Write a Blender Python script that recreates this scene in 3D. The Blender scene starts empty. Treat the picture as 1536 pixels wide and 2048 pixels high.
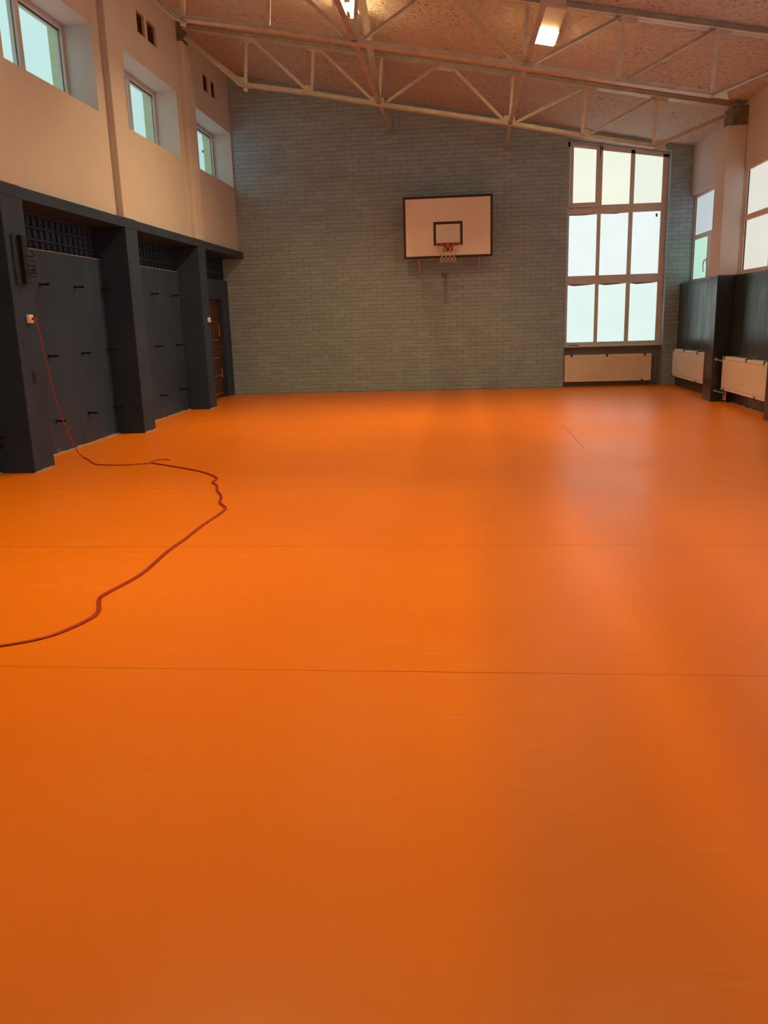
import bpy, bmesh, math, random
from mathutils import Vector, Matrix
random.seed(7)
S = bpy.context.scene
C = S.collection
PI = math.pi

# ------------------------------------------------------------------ key planes (metres, camera foot at the origin)
D = 16.37            # end wall
XF = -4.302          # room face of left pillars and beam
XB = -4.669          # face of the boarded panels in the left bays
XU = -4.39           # upper left wall
XRU = 4.22           # upper right wall
XR = 4.098           # right dado
XRP = 3.846          # right pillars
CS = -0.19619        # ceiling slope dz/dx
CZ = 5.1356
def ceil(x): return CZ + CS * x

# ------------------------------------------------------------------ materials
def mat(name):
    m = bpy.data.materials.new(name); m.use_nodes = True
    nt = m.node_tree; b = nt.nodes['Principled BSDF']
    return m, nt, b
def nd(nt, t, **kw):
    n = nt.nodes.new(t)
    for k, v in kw.items():
        if k in n.inputs: n.inputs[k].default_value = v
        else: setattr(n, k, v)
    return n
def ramp(nt, src, stops):
    r = nt.nodes.new('ShaderNodeValToRGB')
    e = r.color_ramp.elements
    while len(e) < len(stops): e.new(0.5)
    for i, (p, c) in enumerate(stops):
        e[i].position = p; e[i].color = (c[0], c[1], c[2], 1) if not isinstance(c, (int, float)) else (c, c, c, 1)
    nt.links.new(src, r.inputs[0]); return r
def coords(nt, scale=(1, 1, 1), rot=(0, 0, 0)):
    tc = nt.nodes.new('ShaderNodeTexCoord'); mp = nt.nodes.new('ShaderNodeMapping')
    mp.inputs['Scale'].default_value = scale; mp.inputs['Rotation'].default_value = rot
    nt.links.new(tc.outputs['Object'], mp.inputs[0]); return mp.outputs[0]
def mix(nt, fac, a, b, mode='MIX'):
    n = nt.nodes.new('ShaderNodeMix'); n.data_type = 'RGBA'; n.blend_type = mode
    for s, v in ((0, fac), (6, a), (7, b)):
        if hasattr(v, 'is_output') or isinstance(v, bpy.types.NodeSocket): nt.links.new(v, n.inputs[s])
        else: n.inputs[s].default_value = v if s == 0 else (v[0], v[1], v[2], 1)
    return n.outputs[2]
def math_(nt, op, a, b=None, c=None):
    n = nt.nodes.new('ShaderNodeMath'); n.operation = op
    for i, v in enumerate((a, b, c)):
        if v is None: continue
        if isinstance(v, bpy.types.NodeSocket): nt.links.new(v, n.inputs[i])
        else: n.inputs[i].default_value = v
    return n.outputs[0]
def bump(nt, b, h, strength, dist):
    n = nt.nodes.new('ShaderNodeBump'); n.inputs['Strength'].default_value = strength; n.inputs['Distance'].default_value = dist
    nt.links.new(h, n.inputs['Height']); nt.links.new(n.outputs[0], b.inputs['Normal'])
def simple(name, col, rough=0.6, var=0.08, scale=6, metal=0, bumpd=0.0, spec=0.5, tint=None, bscale=60):
    m, nt, b = mat(name)
    v = coords(nt)
    n = nd(nt, 'ShaderNodeTexNoise', Scale=scale, Detail=5.0); nt.links.new(v, n.inputs['Vector'])
    lo = tint or [c * (1 - var) for c in col]; hi = [min(1, c * (1 + var)) for c in col]
    r = ramp(nt, n.outputs[0], [(0.35, lo), (0.65, hi)])
    nt.links.new(r.outputs[0], b.inputs['Base Color'])
    b.inputs['Roughness'].default_value = rough; b.inputs['Metallic'].default_value = metal
    b.inputs['Specular IOR Level'].default_value = spec
    if bumpd:
        n2 = nd(nt, 'ShaderNodeTexNoise', Scale=float(bscale), Detail=4.0); nt.links.new(v, n2.inputs['Vector'])
        bump(nt, b, n2.outputs[0], 0.5, bumpd)
    return m
def emis(name, col, strength):
    m, nt, b = mat(name)
    b.inputs['Base Color'].default_value = (0.8, 0.8, 0.8, 1)
    b.inputs['Emission Color'].default_value = (*col, 1); b.inputs['Emission Strength'].default_value = strength
    return m

def floor_mat():
    m, nt, b = mat('orange_floor_paint')
    v = coords(nt)
    big = nd(nt, 'ShaderNodeTexNoise', Scale=0.6, Detail=3.0); nt.links.new(v, big.inputs['Vector'])
    base = ramp(nt, big.outputs[0], [(0.3, FLOOR_A), (0.7, FLOOR_B)]).outputs[0]
    # long dry scuffs from cleaning, greyish
    vs = coords(nt, (0.55, 2.6, 1), (0, 0, 0.35))
    sc = nd(nt, 'ShaderNodeTexNoise', Scale=7.0, Detail=9.0, Roughness=0.78); nt.links.new(vs, sc.inputs['Vector'])
    pt = nd(nt, 'ShaderNodeTexNoise', Scale=0.55, Detail=2.0); nt.links.new(v, pt.inputs['Vector'])
    s1 = ramp(nt, sc.outputs[0], [(0.565, 0.0), (0.66, 1.0)]).outputs[0]
    s2 = ramp(nt, pt.outputs[0], [(0.50, 0.0), (0.62, 1.0)]).outputs[0]
    f = math_(nt, 'MULTIPLY', math_(nt, 'MULTIPLY', s1, s2), 0.42)
    col = mix(nt, f, base, (0.95, 0.56, 0.36))
    # specks of dirt
    vo = nd(nt, 'ShaderNodeTexVoronoi', Scale=3.2); vo.distance = 'EUCLIDEAN'; nt.links.new(v, vo.inputs['Vector'])
    sp = ramp(nt, vo.outputs[0], [(0.010, 1.0), (0.016, 0.0)]).outputs[0]
    col = mix(nt, math_(nt, 'MULTIPLY', sp, 0.7), col, (0.16, 0.03, 0.01))
    # joints between the floor sheets every 1.88 m, one lengthwise joint far off
    sep = nt.nodes.new('ShaderNodeSeparateXYZ'); nt.links.new(coords(nt), sep.inputs[0])
    w = math_(nt, 'MODULO', math_(nt, 'ADD', sep.outputs[1], 20 * 1.88 - 3.055 + 0.94), 1.88)
    d = math_(nt, 'ABSOLUTE', math_(nt, 'SUBTRACT', w, 0.94))
    ln = math_(nt, 'LESS_THAN', d, 0.0035)
    d2 = math_(nt, 'LESS_THAN', math_(nt, 'ABSOLUTE', math_(nt, 'SUBTRACT', sep.outputs[0], 1.283)), 0.006)
    rg = math_(nt, 'MULTIPLY', math_(nt, 'GREATER_THAN', sep.outputs[1], 8.8), math_(nt, 'LESS_THAN', sep.outputs[1], 10.5))
    ln = math_(nt, 'MAXIMUM', ln, math_(nt, 'MULTIPLY', d2, rg))
    wob = ramp(nt, big.outputs[0], [(0.35, 0.25), (0.6, 0.75)]).outputs[0]
    col = mix(nt, math_(nt, 'MULTIPLY', ln, wob), col, (0.22, 0.045, 0.01))
    nt.links.new(col, b.inputs['Base Color'])
    rr = ramp(nt, pt.outputs[0], [(0.3, FLOOR_R - 0.04), (0.7, FLOOR_R + 0.05)]).outputs[0]
    rr = math_(nt, 'ADD', rr, math_(nt, 'MULTIPLY', f, 0.3))
    nt.links.new(rr, b.inputs['Roughness'])
    b.inputs['Specular IOR Level'].default_value = 0.38
    fn = nd(nt, 'ShaderNodeTexNoise', Scale=2.2, Detail=3.0); nt.links.new(v, fn.inputs['Vector'])
    h = math_(nt, 'SUBTRACT', fn.outputs[0], math_(nt, 'MULTIPLY', ln, 0.2))
    bump(nt, b, h, 0.25, 0.012)
    return m
def brick_mat():
    m, nt, b = mat('painted_brick')
    tc = nt.nodes.new('ShaderNodeTexCoord'); sep = nt.nodes.new('ShaderNodeSeparateXYZ'); cmb = nt.nodes.new('ShaderNodeCombineXYZ')
    nt.links.new(tc.outputs['Object'], sep.inputs[0])
    nz = nd(nt, 'ShaderNodeTexNoise', Scale=3.0, Detail=3.0); nt.links.new(tc.outputs['Object'], nz.inputs['Vector'])
    off = math_(nt, 'MULTIPLY', math_(nt, 'SUBTRACT', nz.outputs[0], 0.5), 0.02)
    nt.links.new(math_(nt, 'ADD', math_(nt, 'ADD', sep.outputs[0], sep.outputs[1]), off), cmb.inputs[0])
    nt.links.new(math_(nt, 'ADD', sep.outputs[2], off), cmb.inputs[1])
    br = nt.nodes.new('ShaderNodeTexBrick')
    br.offset = 0.5; br.inputs['Scale'].default_value = 1.0
    br.inputs['Brick Width'].default_value = 0.26; br.inputs['Row Height'].default_value = 0.077
    br.inputs['Mortar Size'].default_value = 0.006; br.inputs['Mortar Smooth'].default_value = 0.6
    br.inputs['Color1'].default_value = (0, 0, 0, 1); br.inputs['Color2'].default_value = (1, 1, 1, 1); br.inputs['Bias'].default_value = 0
    nt.links.new(cmb.outputs[0], br.inputs['Vector'])
    tone = ramp(nt, br.outputs['Color'], [(0.0, [c * 0.92 for c in BRICK]), (1.0, [c * 1.08 for c in BRICK])]).outputs[0]
    n3 = nd(nt, 'ShaderNodeTexNoise', Scale=0.9, Detail=4.0); nt.links.new(tc.outputs['Object'], n3.inputs['Vector'])
    warm = ramp(nt, n3.outputs[0], [(0.35, (1.0, 1.0, 1.0)), (0.7, (0.88, 0.93, 0.97))]).outputs[0]
    col = mix(nt, 1.0, tone, warm, 'MULTIPLY')
    # random pale flecks along the joints here and there, darker joints elsewhere
    n2 = nd(nt, 'ShaderNodeTexNoise', Scale=5.0, Detail=6.0, Roughness=0.7); nt.links.new(tc.outputs['Object'], n2.inputs['Vector'])
    pale = ramp(nt, n2.outputs[0], [(0.52, 0.0), (0.60, 1.0)]).outputs[0]
    mc = mix(nt, pale, [c * 0.66 for c in BRICK], [min(1, c * 1.8) for c in BRICK])
    col = mix(nt, math_(nt, 'MULTIPLY', br.outputs['Fac'], 0.55), col, mc)
    nt.links.new(col, b.inputs['Base Color'])
    b.inputs['Roughness'].default_value = 0.48
    n4 = nd(nt, 'ShaderNodeTexNoise', Scale=45.0, Detail=4.0); nt.links.new(tc.outputs['Object'], n4.inputs['Vector'])
    h = math_(nt, 'ADD', math_(nt, 'MULTIPLY', br.outputs['Fac'], -1.0), math_(nt, 'MULTIPLY', n4.outputs[0], 0.35))
    h = math_(nt, 'ADD', h, math_(nt, 'MULTIPLY', br.outputs['Color'], 0.35))
    bump(nt, b, h, 0.8, 0.008)
    return m
def ceil_mat():
    m, nt, b = mat('rough_plaster_ceiling')
    v = coords(nt)
    n = nd(nt, 'ShaderNodeTexNoise', Scale=14.0, Detail=8.0, Roughness=0.65); nt.links.new(v, n.inputs['Vector'])
    n2 = nd(nt, 'ShaderNodeTexNoise', Scale=1.1, Detail=3.0); nt.links.new(v, n2.inputs['Vector'])
    n3 = nd(nt, 'ShaderNodeTexNoise', Scale=22.0, Detail=3.0, Roughness=0.6); nt.links.new(v, n3.inputs['Vector'])
    base = ramp(nt, n.outputs[0], [(0.3, [c * 0.72 for c in CEIL]), (0.7, CEIL)]).outputs[0]
    pit = ramp(nt, n3.outputs[0], [(0.58, 0.0), (0.66, 1.0)]).outputs[0]
    zone = ramp(nt, n2.outputs[0], [(0.42, 0.1), (0.62, 1.0)]).outputs[0]
    col = mix(nt, math_(nt, 'MULTIPLY', math_(nt, 'MULTIPLY', pit, zone), 0.75), base, (0.16, 0.07, 0.045))
    nt.links.new(col, b.inputs['Base Color']); b.inputs['Roughness'].default_value = 0.75
    h = math_(nt, 'SUBTRACT', n.outputs[0], math_(nt, 'MULTIPLY', pit, 0.35))
    bump(nt, b, h, 1.0, 0.05)
    return m
def frost_mat(name, col, strength, ribs=False):
    m, nt, b = mat(name)
    v = coords(nt)
    n = nd(nt, 'ShaderNodeTexNoise', Scale=2.0, Detail=4.0); nt.links.new(v, n.inputs['Vector'])
    e = ramp(nt, n.outputs[0], [(0.3, [c * 0.94 for c in col]), (0.7, col)]).outputs[0]
    nt.links.new(e, b.inputs['Emission Color']); b.inputs['Emission Strength'].default_value = strength
    b.inputs['Base Color'].default_value = (0.16, 0.18, 0.18, 1); b.inputs['Roughness'].default_value = 0.35
    w = nd(nt, 'ShaderNodeTexWave', Scale=26.0 if ribs else 60.0, Distortion=0.0 if ribs else 3.0)
    nt.links.new(v, w.inputs['Vector'])
    bump(nt, b, w.outputs[1], 0.4, 0.003)
    if ribs:
        rb = ramp(nt, w.outputs[1], [(0.2, [c * 0.93 for c in col]), (0.6, col)]).outputs[0]
        nt.links.new(rb, b.inputs['Emission Color'])
    return m
def wood_mat(name, a, c):
    m, nt, b = mat(name)
    v = coords(nt, (9, 9, 0.9))
    n = nd(nt, 'ShaderNodeTexNoise', Scale=4.0, Detail=6.0, Distortion=1.5); nt.links.new(v, n.inputs['Vector'])
    nt.links.new(ramp(nt, n.outputs[0], [(0.3, a), (0.7, c)]).outputs[0], b.inputs['Base Color'])
    b.inputs['Roughness'].default_value = 0.35
    return m
def wall_mat():
    m, nt, b = mat('white_wall_paint')
    v = coords(nt)
    n = nd(nt, 'ShaderNodeTexNoise', Scale=1.2, Detail=5.0); nt.links.new(v, n.inputs['Vector'])
    nt.links.new(ramp(nt, n.outputs[0], [(0.3, [c * 0.95 for c in WHITE]), (0.7, WHITE)]).outputs[0], b.inputs['Base Color'])
    b.inputs['Roughness'].default_value = 0.6
    n2 = nd(nt, 'ShaderNodeTexNoise', Scale=5.0, Detail=5.0); nt.links.new(v, n2.inputs['Vector'])
    bump(nt, b, n2.outputs[0], 0.3, 0.012)
    return m
def navy_mat(name, col, rough, chips=0.0, spec=0.22):
    m, nt, b = mat(name)
    v = coords(nt)
    n = nd(nt, 'ShaderNodeTexNoise', Scale=1.4, Detail=4.0); nt.links.new(v, n.inputs['Vector'])
    c = ramp(nt, n.outputs[0], [(0.3, [x * 0.85 for x in col]), (0.7, [x * 1.12 for x in col])]).outputs[0]
    vs = coords(nt, (2.2, 2.2, 0.6))
    n2 = nd(nt, 'ShaderNodeTexNoise', Scale=2.5, Detail=3.0); nt.links.new(vs, n2.inputs['Vector'])
    if chips:
        n3 = nd(nt, 'ShaderNodeTexNoise', Scale=7.0, Detail=7.0, Roughness=0.7); nt.links.new(v, n3.inputs['Vector'])
        sep = nt.nodes.new('ShaderNodeSeparateXYZ'); nt.links.new(v, sep.inputs[0])
        low = ramp(nt, sep.outputs[2], [(0.05, 1.0), (0.5, 0.0)]).outputs[0]
        ch = ramp(nt, n3.outputs[0], [(0.60, 0.0), (0.68, 1.0)]).outputs[0]
        c = mix(nt, math_(nt, 'MULTIPLY', math_(nt, 'MULTIPLY', ch, low), chips), c, (0.30, 0.27, 0.25))
    nt.links.new(c, b.inputs['Base Color'])
    nt.links.new(ramp(nt, n2.outputs[0], [(0.3, rough - 0.06), (0.7, rough + 0.08)]).outputs[0], b.inputs['Roughness'])
    b.inputs['Specular IOR Level'].default_value = spec
    bump(nt, b, n2.outputs[0], 0.25, 0.002)
    return m

# colours of the things themselves
FLOOR_A = (0.90, 0.235, 0.001); FLOOR_B = (0.96, 0.265, 0.001); FLOOR_R = 0.355
BRICK = (0.33, 0.47, 0.55)
CEIL = (0.80, 0.72, 0.64)
WHITE = (0.60, 0.585, 0.575)
NAVY = (0.030, 0.058, 0.118)
SPREAD = 135
LAMPC = (1.0, 0.64, 0.28)
LAMPS = 45.0
WATT = 65.0

M = dict(
    floor=floor_mat(), brick=brick_mat(), ceil=ceil_mat(), wall=wall_mat(),
    navy=navy_mat('navy_paint', NAVY, 0.5, 0.0), panel=navy_mat('navy_panel_paint', NAVY, 0.42, 0.55),
    dado=navy_mat('glossy_navy_paint', (0.024, 0.038, 0.052), 0.26, 0.0, 0.5),
    steel=simple('cream_steel_paint', (0.60, 0.57, 0.47), 0.4, 0.10, 8),
    brace=simple('dusty_brace_paint', (0.40, 0.39, 0.37), 0.45, 0.12, 7),
    rust=simple('dark_bearing_steel', (0.16, 0.15, 0.10), 0.6, 0.25, 12),
    niche=simple('smooth_grey_blue_paint', (0.20, 0.26, 0.29), 0.45, 0.05, 3, bumpd=0.002, bscale=8),
    frame=simple('grey_white_window_paint', (0.70, 0.64, 0.62), 0.4, 0.05, 5),
    pvc=simple('white_window_plastic', (0.62, 0.60, 0.58), 0.35, 0.03, 5),
    seal=simple('black_rubber_seal', (0.02, 0.02, 0.02), 0.5, 0.1, 9),
    sill=simple('pale_sill_stone', (0.62, 0.60, 0.57), 0.3, 0.06, 9),
    rad=simple('white_radiator_enamel', (0.92, 0.87, 0.80), 0.3, 0.03, 4),
    clip=simple('dark_bracket_steel', (0.06, 0.055, 0.05), 0.45, 0.2, 20),
    black=simple('black_iron', (0.012, 0.011, 0.012), 0.4, 0.2, 20),
    pipe=simple('painted_pipe', (0.24, 0.29, 0.31), 0.4, 0.06, 9),
    chrome=simple('bright_metal', (0.6, 0.6, 0.6), 0.3, 0.05, 9, metal=1),
    board=simple('white_backboard_face', (0.90, 0.86, 0.80), 0.35, 0.025, 3),
    dark=simple('dark_line_paint', (0.035, 0.022, 0.018), 0.45, 0.1, 9),
    red=simple('orange_red_enamel', (0.36, 0.028, 0.012), 0.4, 0.1, 9),
    net=simple('cream_net_cord', (0.62, 0.55, 0.47), 0.8, 0.08, 40),
    door=wood_mat('dark_red_wood', (0.050, 0.016, 0.007), (0.105, 0.034, 0.014)),
    doorchip=simple('worn_door_edge', (0.42, 0.30, 0.22), 0.6, 0.2, 30),
    grille=simple('brown_vent_paint', (0.16, 0.062, 0.035), 0.6, 0.15, 12),
    socket=simple('white_socket_plastic', (0.85, 0.82, 0.78), 0.3, 0.02, 9),
    cable=simple('red_orange_cable', (0.42, 0.045, 0.012), 0.45, 0.1, 20),
    housing=simple('cream_lamp_housing', (0.66, 0.60, 0.52), 0.4, 0.03, 5),
    lamp=emis('warm_lamp_diffuser', LAMPC, LAMPS), tube=emis('warm_lamp_tube', LAMPC, LAMPS * 1.1),
    lampdim=emis('dim_lamp_diffuser', LAMPC, LAMPS * .3), tubedim=emis('dim_lamp_tube', LAMPC, LAMPS * .3),
    cream=simple('bare_screed_edge', (0.42, 0.37, 0.32), 0.8, 0.2, 14),
    yellow=simple('pale_yellow_render', (0.66, 0.66, 0.42), 0.8, 0.05, 12),
    cloth=simple('dark_red_cloth', (0.13, 0.025, 0.02), 0.9, 0.2, 40),
    railwood=simple('chipped_blue_board', (0.035, 0.06, 0.085), 0.6, 0.35, 30, spec=0.2),
    plate=simple('pale_plastic_plate', (0.55, 0.46, 0.40), 0.5, 0.1, 20),
    frA=frost_mat('frosted_glass_top', (0.88, 0.93, 0.76), 1.0),
    frC=frost_mat('ribbed_glass_top', (0.83, 0.90, 0.78), 1.0, True),
    frM=frost_mat('frosted_glass_middle', (0.79, 0.90, 0.88), 1.04),
    frB=frost_mat('frosted_glass_bottom', (0.66, 0.82, 0.78), 1.12),
    frG=frost_mat('ribbed_grey_glass', (0.50, 0.58, 0.60), 1.0, True),
    frT=frost_mat('mint_frosted_glass', (0.46, 0.76, 0.60), 1.0),
    frN=frost_mat('boosted_daylight_pane', (0.74, 0.86, 0.92), 2.0),  # out-of-view windows: glow raised above the other panes to add cool light
    frR=frost_mat('milky_glass', (0.70, 0.72, 0.65), 1.0),
)
gm, gnt, gb = mat('clear_window_glass')
for n in list(gnt.nodes): gnt.nodes.remove(n)
go = gnt.nodes.new('ShaderNodeOutputMaterial'); gt = gnt.nodes.new('ShaderNodeBsdfTransparent'); gg = gnt.nodes.new('ShaderNodeBsdfGlossy')
gx = gnt.nodes.new('ShaderNodeMixShader'); lw = gnt.nodes.new('ShaderNodeLayerWeight'); pw = math_(gnt, 'POWER', lw.outputs['Facing'], 5.0); pv = math_(gnt, 'MULTIPLY_ADD', pw, 0.6, 0.04)
gt.inputs[0].default_value = (0.95, 0.98, 0.97, 1); gg.inputs['Roughness'].default_value = 0.02
gnt.links.new(pv, gx.inputs[0]); gnt.links.new(gt.outputs[0], gx.inputs[1]); gnt.links.new(gg.outputs[0], gx.inputs[2]); gnt.links.new(gx.outputs[0], go.inputs[0])
M['glass'] = gm

# ------------------------------------------------------------------ mesh builder
class MB:
    def __init__(s): s.v = []; s.f = []
    def add(s, vs, fs):
        o = len(s.v); s.v += [tuple(p) for p in vs]; s.f += [tuple(i + o for i in f) for f in fs]; return s
    def box(s, x0, x1, y0, y1, z0, z1):
        x0, x1 = sorted((x0, x1)); y0, y1 = sorted((y0, y1)); z0, z1 = sorted((z0, z1))
        return s.add([(x, y, z) for z in (z0, z1) for y in (y0, y1) for x in (x0, x1)],
                     [(0, 2, 3, 1), (4, 5, 7, 6), (0, 1, 5, 4), (2, 6, 7, 3), (0, 4, 6, 2), (1, 3, 7, 5)])
    def prism(s, poly, axis, a0, a1):
        # poly: 2-D points in the two remaining axes (order x,y,z without axis)
        def P(u, w, a): return {'x': (a, u, w), 'y': (u, a, w), 'z': (u, w, a)}[axis]
        n = len(poly); vs = [P(u, w, a0) for u, w in poly] + [P(u, w, a1) for u, w in poly]
        fs = [tuple(range(n)), tuple(range(2 * n - 1, n - 1, -1))] + [(i, i + n, (i + 1) % n + n, (i + 1) % n) for i in range(n)]
        return s.add(vs, fs)
    def sweep(s, a, b, prof, up=(0, 0, 1)):
        # straight member with 2-D section prof (side, up)
        a = Vector(a); b = Vector(b); d = (b - a).normalized(); u = Vector(up)
        side = d.cross(u).normalized(); u = side.cross(d).normalized()
        n = len(prof)
        vs = [a + side * p[0] + u * p[1] for p in prof] + [b + side * p[0] + u * p[1] for p in prof]
        fs = [tuple(range(n)), tuple(range(2 * n - 1, n - 1, -1))] + [(i, i + n, (i + 1) % n + n, (i + 1) % n) for i in range(n)]
        return s.add(vs, fs)
    def tube(s, pts, r, n=8, closed=False):
        pts = [Vector(p) for p in pts]; k = len(pts); rings = []; prev = None
        for i, p in enumerate(pts):
            if closed: d = pts[(i + 1) % k] - pts[i - 1]
            else: d = pts[min(i + 1, k - 1)] - pts[max(i - 1, 0)]
            d.normalize()
            ref = prev if prev is not None and abs(prev.dot(d)) < 0.95 else (Vector((0, 0, 1)) if abs(d.z) < 0.9 else Vector((1, 0, 0)))
            a = (ref - d * ref.dot(d)).normalized(); prev = a; b = d.cross(a)
            rings.append([p + (a * math.cos(2 * PI * j / n) + b * math.sin(2 * PI * j / n)) * r for j in range(n)])
        vs = [q for rg in rings for q in rg]; fs = []
        for i in range(k if closed else k - 1):
            for j in range(n):
                a0 = i * n + j; a1 = i * n + (j + 1) % n; b0 = ((i + 1) % k) * n + j; b1 = ((i + 1) % k) * n + (j + 1) % n
                fs.append((a0, a1, b1, b0))
        if not closed: fs += [tuple(range(n - 1, -1, -1)), tuple(range((k - 1) * n, k * n))]
        return s.add(vs, fs)
    def build(s, name, m, parent=None, bevel=0.0, smooth=False, seg=2):
        me = bpy.data.meshes.new(name); me.from_pydata(s.v, [], s.f)
        bm = bmesh.new(); bm.from_mesh(me); bmesh.ops.recalc_face_normals(bm, faces=bm.faces[:]); bm.to_mesh(me); bm.free()
        me.materials.append(M[m] if isinstance(m, str) else m)
        if smooth:
            for p in me.polygons: p.use_smooth = True
        o = bpy.data.objects.new(name, me); C.objects.link(o)
        if parent:
            o.parent = parent
            if not parent.name.startswith('radiator') or parent.name.startswith('radiator_valve'): o.matrix_parent_inverse = Matrix.Translation(parent.location).inverted()
        if bevel:
            b = o.modifiers.new('bevel', 'BEVEL'); b.width = bevel; b.segments = seg; b.limit_method = 'ANGLE'
        return o
def tag(o, label, cat, group=None):
    o['label'] = label; o['category'] = cat
    if group: o['group'] = group
    return o
def structure(o): o['kind'] = 'structure'; return o
def thing(name, loc, label, cat, group=None, rz=0):
    o = bpy.data.objects.new(name, None); o.empty_display_size = 0.1; o.location = loc; o.rotation_euler = (0, 0, rz); C.objects.link(o)
    return tag(o, label, cat, group)
def dup(root, delta=(0, 0, 0), label=None, group=None):
    r = root.copy(); C.objects.link(r); r.location = root.location + Vector(delta)
    for ch in list(root.children):
        c = ch.copy(); C.objects.link(c); c.parent = r
        for g in list(ch.children):
            d = g.copy(); C.objects.link(d); d.parent = c
    if label: r['label'] = label
    if group: r['group'] = group
    return r
def smooth_path(pts, sub=6):
    P = [Vector(p) for p in pts]; out = []
    for i in range(len(P) - 1):
        p0 = P[max(i - 1, 0)]; p1 = P[i]; p2 = P[i + 1]; p3 = P[min(i + 2, len(P) - 1)]
        for k in range(sub):
            t = k / sub
            out.append(0.5 * ((2 * p1) + (p2 - p0) * t + (2 * p0 - 5 * p1 + 4 * p2 - p3) * t * t + (3 * p1 - p0 - 3 * p2 + p3) * t ** 3))
    out.append(P[-1]); return out
def grid_wall(mb, axis, a0, a1, u0, u1, w0, w1, holes):
    # slab between a0 and a1 along axis, with rectangular holes (u0,u1,w0,w1)
    us = sorted({u0, u1} | {h[0] for h in holes} | {h[1] for h in holes}); us = [u for u in us if u0 <= u <= u1]
    for i in range(len(us) - 1):
        uc = (us[i] + us[i + 1]) / 2
        cut = sorted([(h[2], h[3]) for h in holes if h[0] < uc < h[1]]); w = w0
        for c in cut + [(w1, w1)]:
            if c[0] > w + 1e-6:
                if axis == 'x': mb.box(a0, a1, us[i], us[i + 1], w, c[0])
                else: mb.box(us[i], us[i + 1], a0, a1, w, c[0])
            w = max(w, c[1])

# ------------------------------------------------------------------ shell
Y0 = -5.5
structure(MB().box(-5.2, 4.9, Y0 - 0.3, D + 0.9, -0.12, 0.0).build('floor', 'floor'))
cp = [(-4.95, ceil(-4.95)), (4.9, ceil(4.9)), (4.9, ceil(4.9) + 0.2), (-4.95, ceil(-4.95) + 0.2)]
structure(MB().prism(cp, 'y', Y0 - 0.3, D + 0.9).build('ceiling', 'ceil'))
# left wall: upper part with deep window and vent openings, slab behind the bays
LW = [(2.44, 4.48), (5.37, 7.41), (8.22, 10.345), (11.27, 13.325), (14.25, 16.335)]
VT = [(11.90, 12.18), (12.275, 12.62), (14.80, 15.11), (15.25, 15.545)]
holes = [(a, b, 3.968, 4.93) for a, b in LW] + [(a, b, 5.325, 5.605) for a, b in VT]
mb = MB(); grid_wall(mb, 'x', -4.90, XU, Y0, D, 2.7725, 6.08, holes)
structure(mb.build('wall_left', 'wall'))
structure(MB().box(-5.1, -4.9, Y0, D, 0, 2.7725).build('wall_left', 'navy'))
structure(MB().box(-4.9, XF, Y0, D, 2.6546, 2.7725).build('trim_1', 'navy', bevel=0.006))
# back wall in painted brick, tall window niche down to the floor
wx0, wx1 = 1.962, 3.83
wt0, wt1 = 4.572, 4.262
mb = MB()
mb.prism([(-4.9, 0), (wx0, 0), (wx0, ceil(wx0) + .1), (-4.9, ceil(-4.9) + .1)], 'y', D, D + 0.45)
mb.prism([(wx1, 0), (4.9, 0), (4.9, ceil(4.9) + .1), (wx1, ceil(wx1) + .1)], 'y', D, D + 0.45)
mb.prism([(wx0, wt0), (wx1, wt1), (wx1, ceil(wx1) + .1), (wx0, ceil(wx0) + .1)], 'y', D, D + 0.45)
structure(mb.build('wall_back', 'brick'))
structure(MB().box(wx0, wx1, D + 0.14, D + 0.45, 0, 0.765).build('wall_back', 'niche'))
structure(MB().box(-5.2, 4.9, Y0 - .3, Y0, 0, 6.3).build('wall_front', 'wall'))
# right wall: dado with ledge, wall strips and upper wall
RW = [(13.626, D), (10.851, 13.157), (7.95, 10.40), (5.05, 7.50), (2.15, 4.60)]
structure(MB().box(XR, 4.9, Y0, D, 0, 1.900).build('wall_right', 'dado'))
XRN = 4.135          # upper right wall before the pillar stands slightly further in
mb = MB(); grid_wall(mb, 'x', XRU, 4.9, 13.4, D, 1.900, 4.42, [(13.626, D, 1.900, 3.45)])
grid_wall(mb, 'x', XRN, 4.9, Y0, 13.4, 1.900, 4.42, [(a, b, 1.900, 3.42) for a, b in RW[1:]])
structure(mb.build('wall_right', 'wall'))
# thin bare edge along the foot of the walls
mb = MB()
for a, b in ((8.0745, 10.58), (10.9782, 13.5269), (5.2, 7.66)):
    n = 26
    for i in range(n):
        y0 = a + (b - a) * i / n; y1 = a + (b - a) * (i + 1) / n
        mb.box(XB - .01, XB + .012 + random.random() * .012, y0, y1, 0, .010 + random.random() * .012)
structure(mb.build('baseboard_left', 'cream'))
mb = MB()
for i in range(60):
    x0 = -4.6 + 6.55 * i / 60; mb.box(x0, x0 + 6.55 / 60, D - .008 - random.random() * .012, D + .01, 0, .006 + random.random() * .010)
structure(mb.build('baseboard_back', 'niche'))
mb = MB()
for i in range(22):
    y0 = 10.9 + 2.1 * i / 22; mb.box(XR - .008 - random.random() * .02, XR + .01, y0, y0 + 2.1 / 22, 0, .006 + random.random() * .014)
structure(mb.build('baseboard_right', 'cream'))

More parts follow.
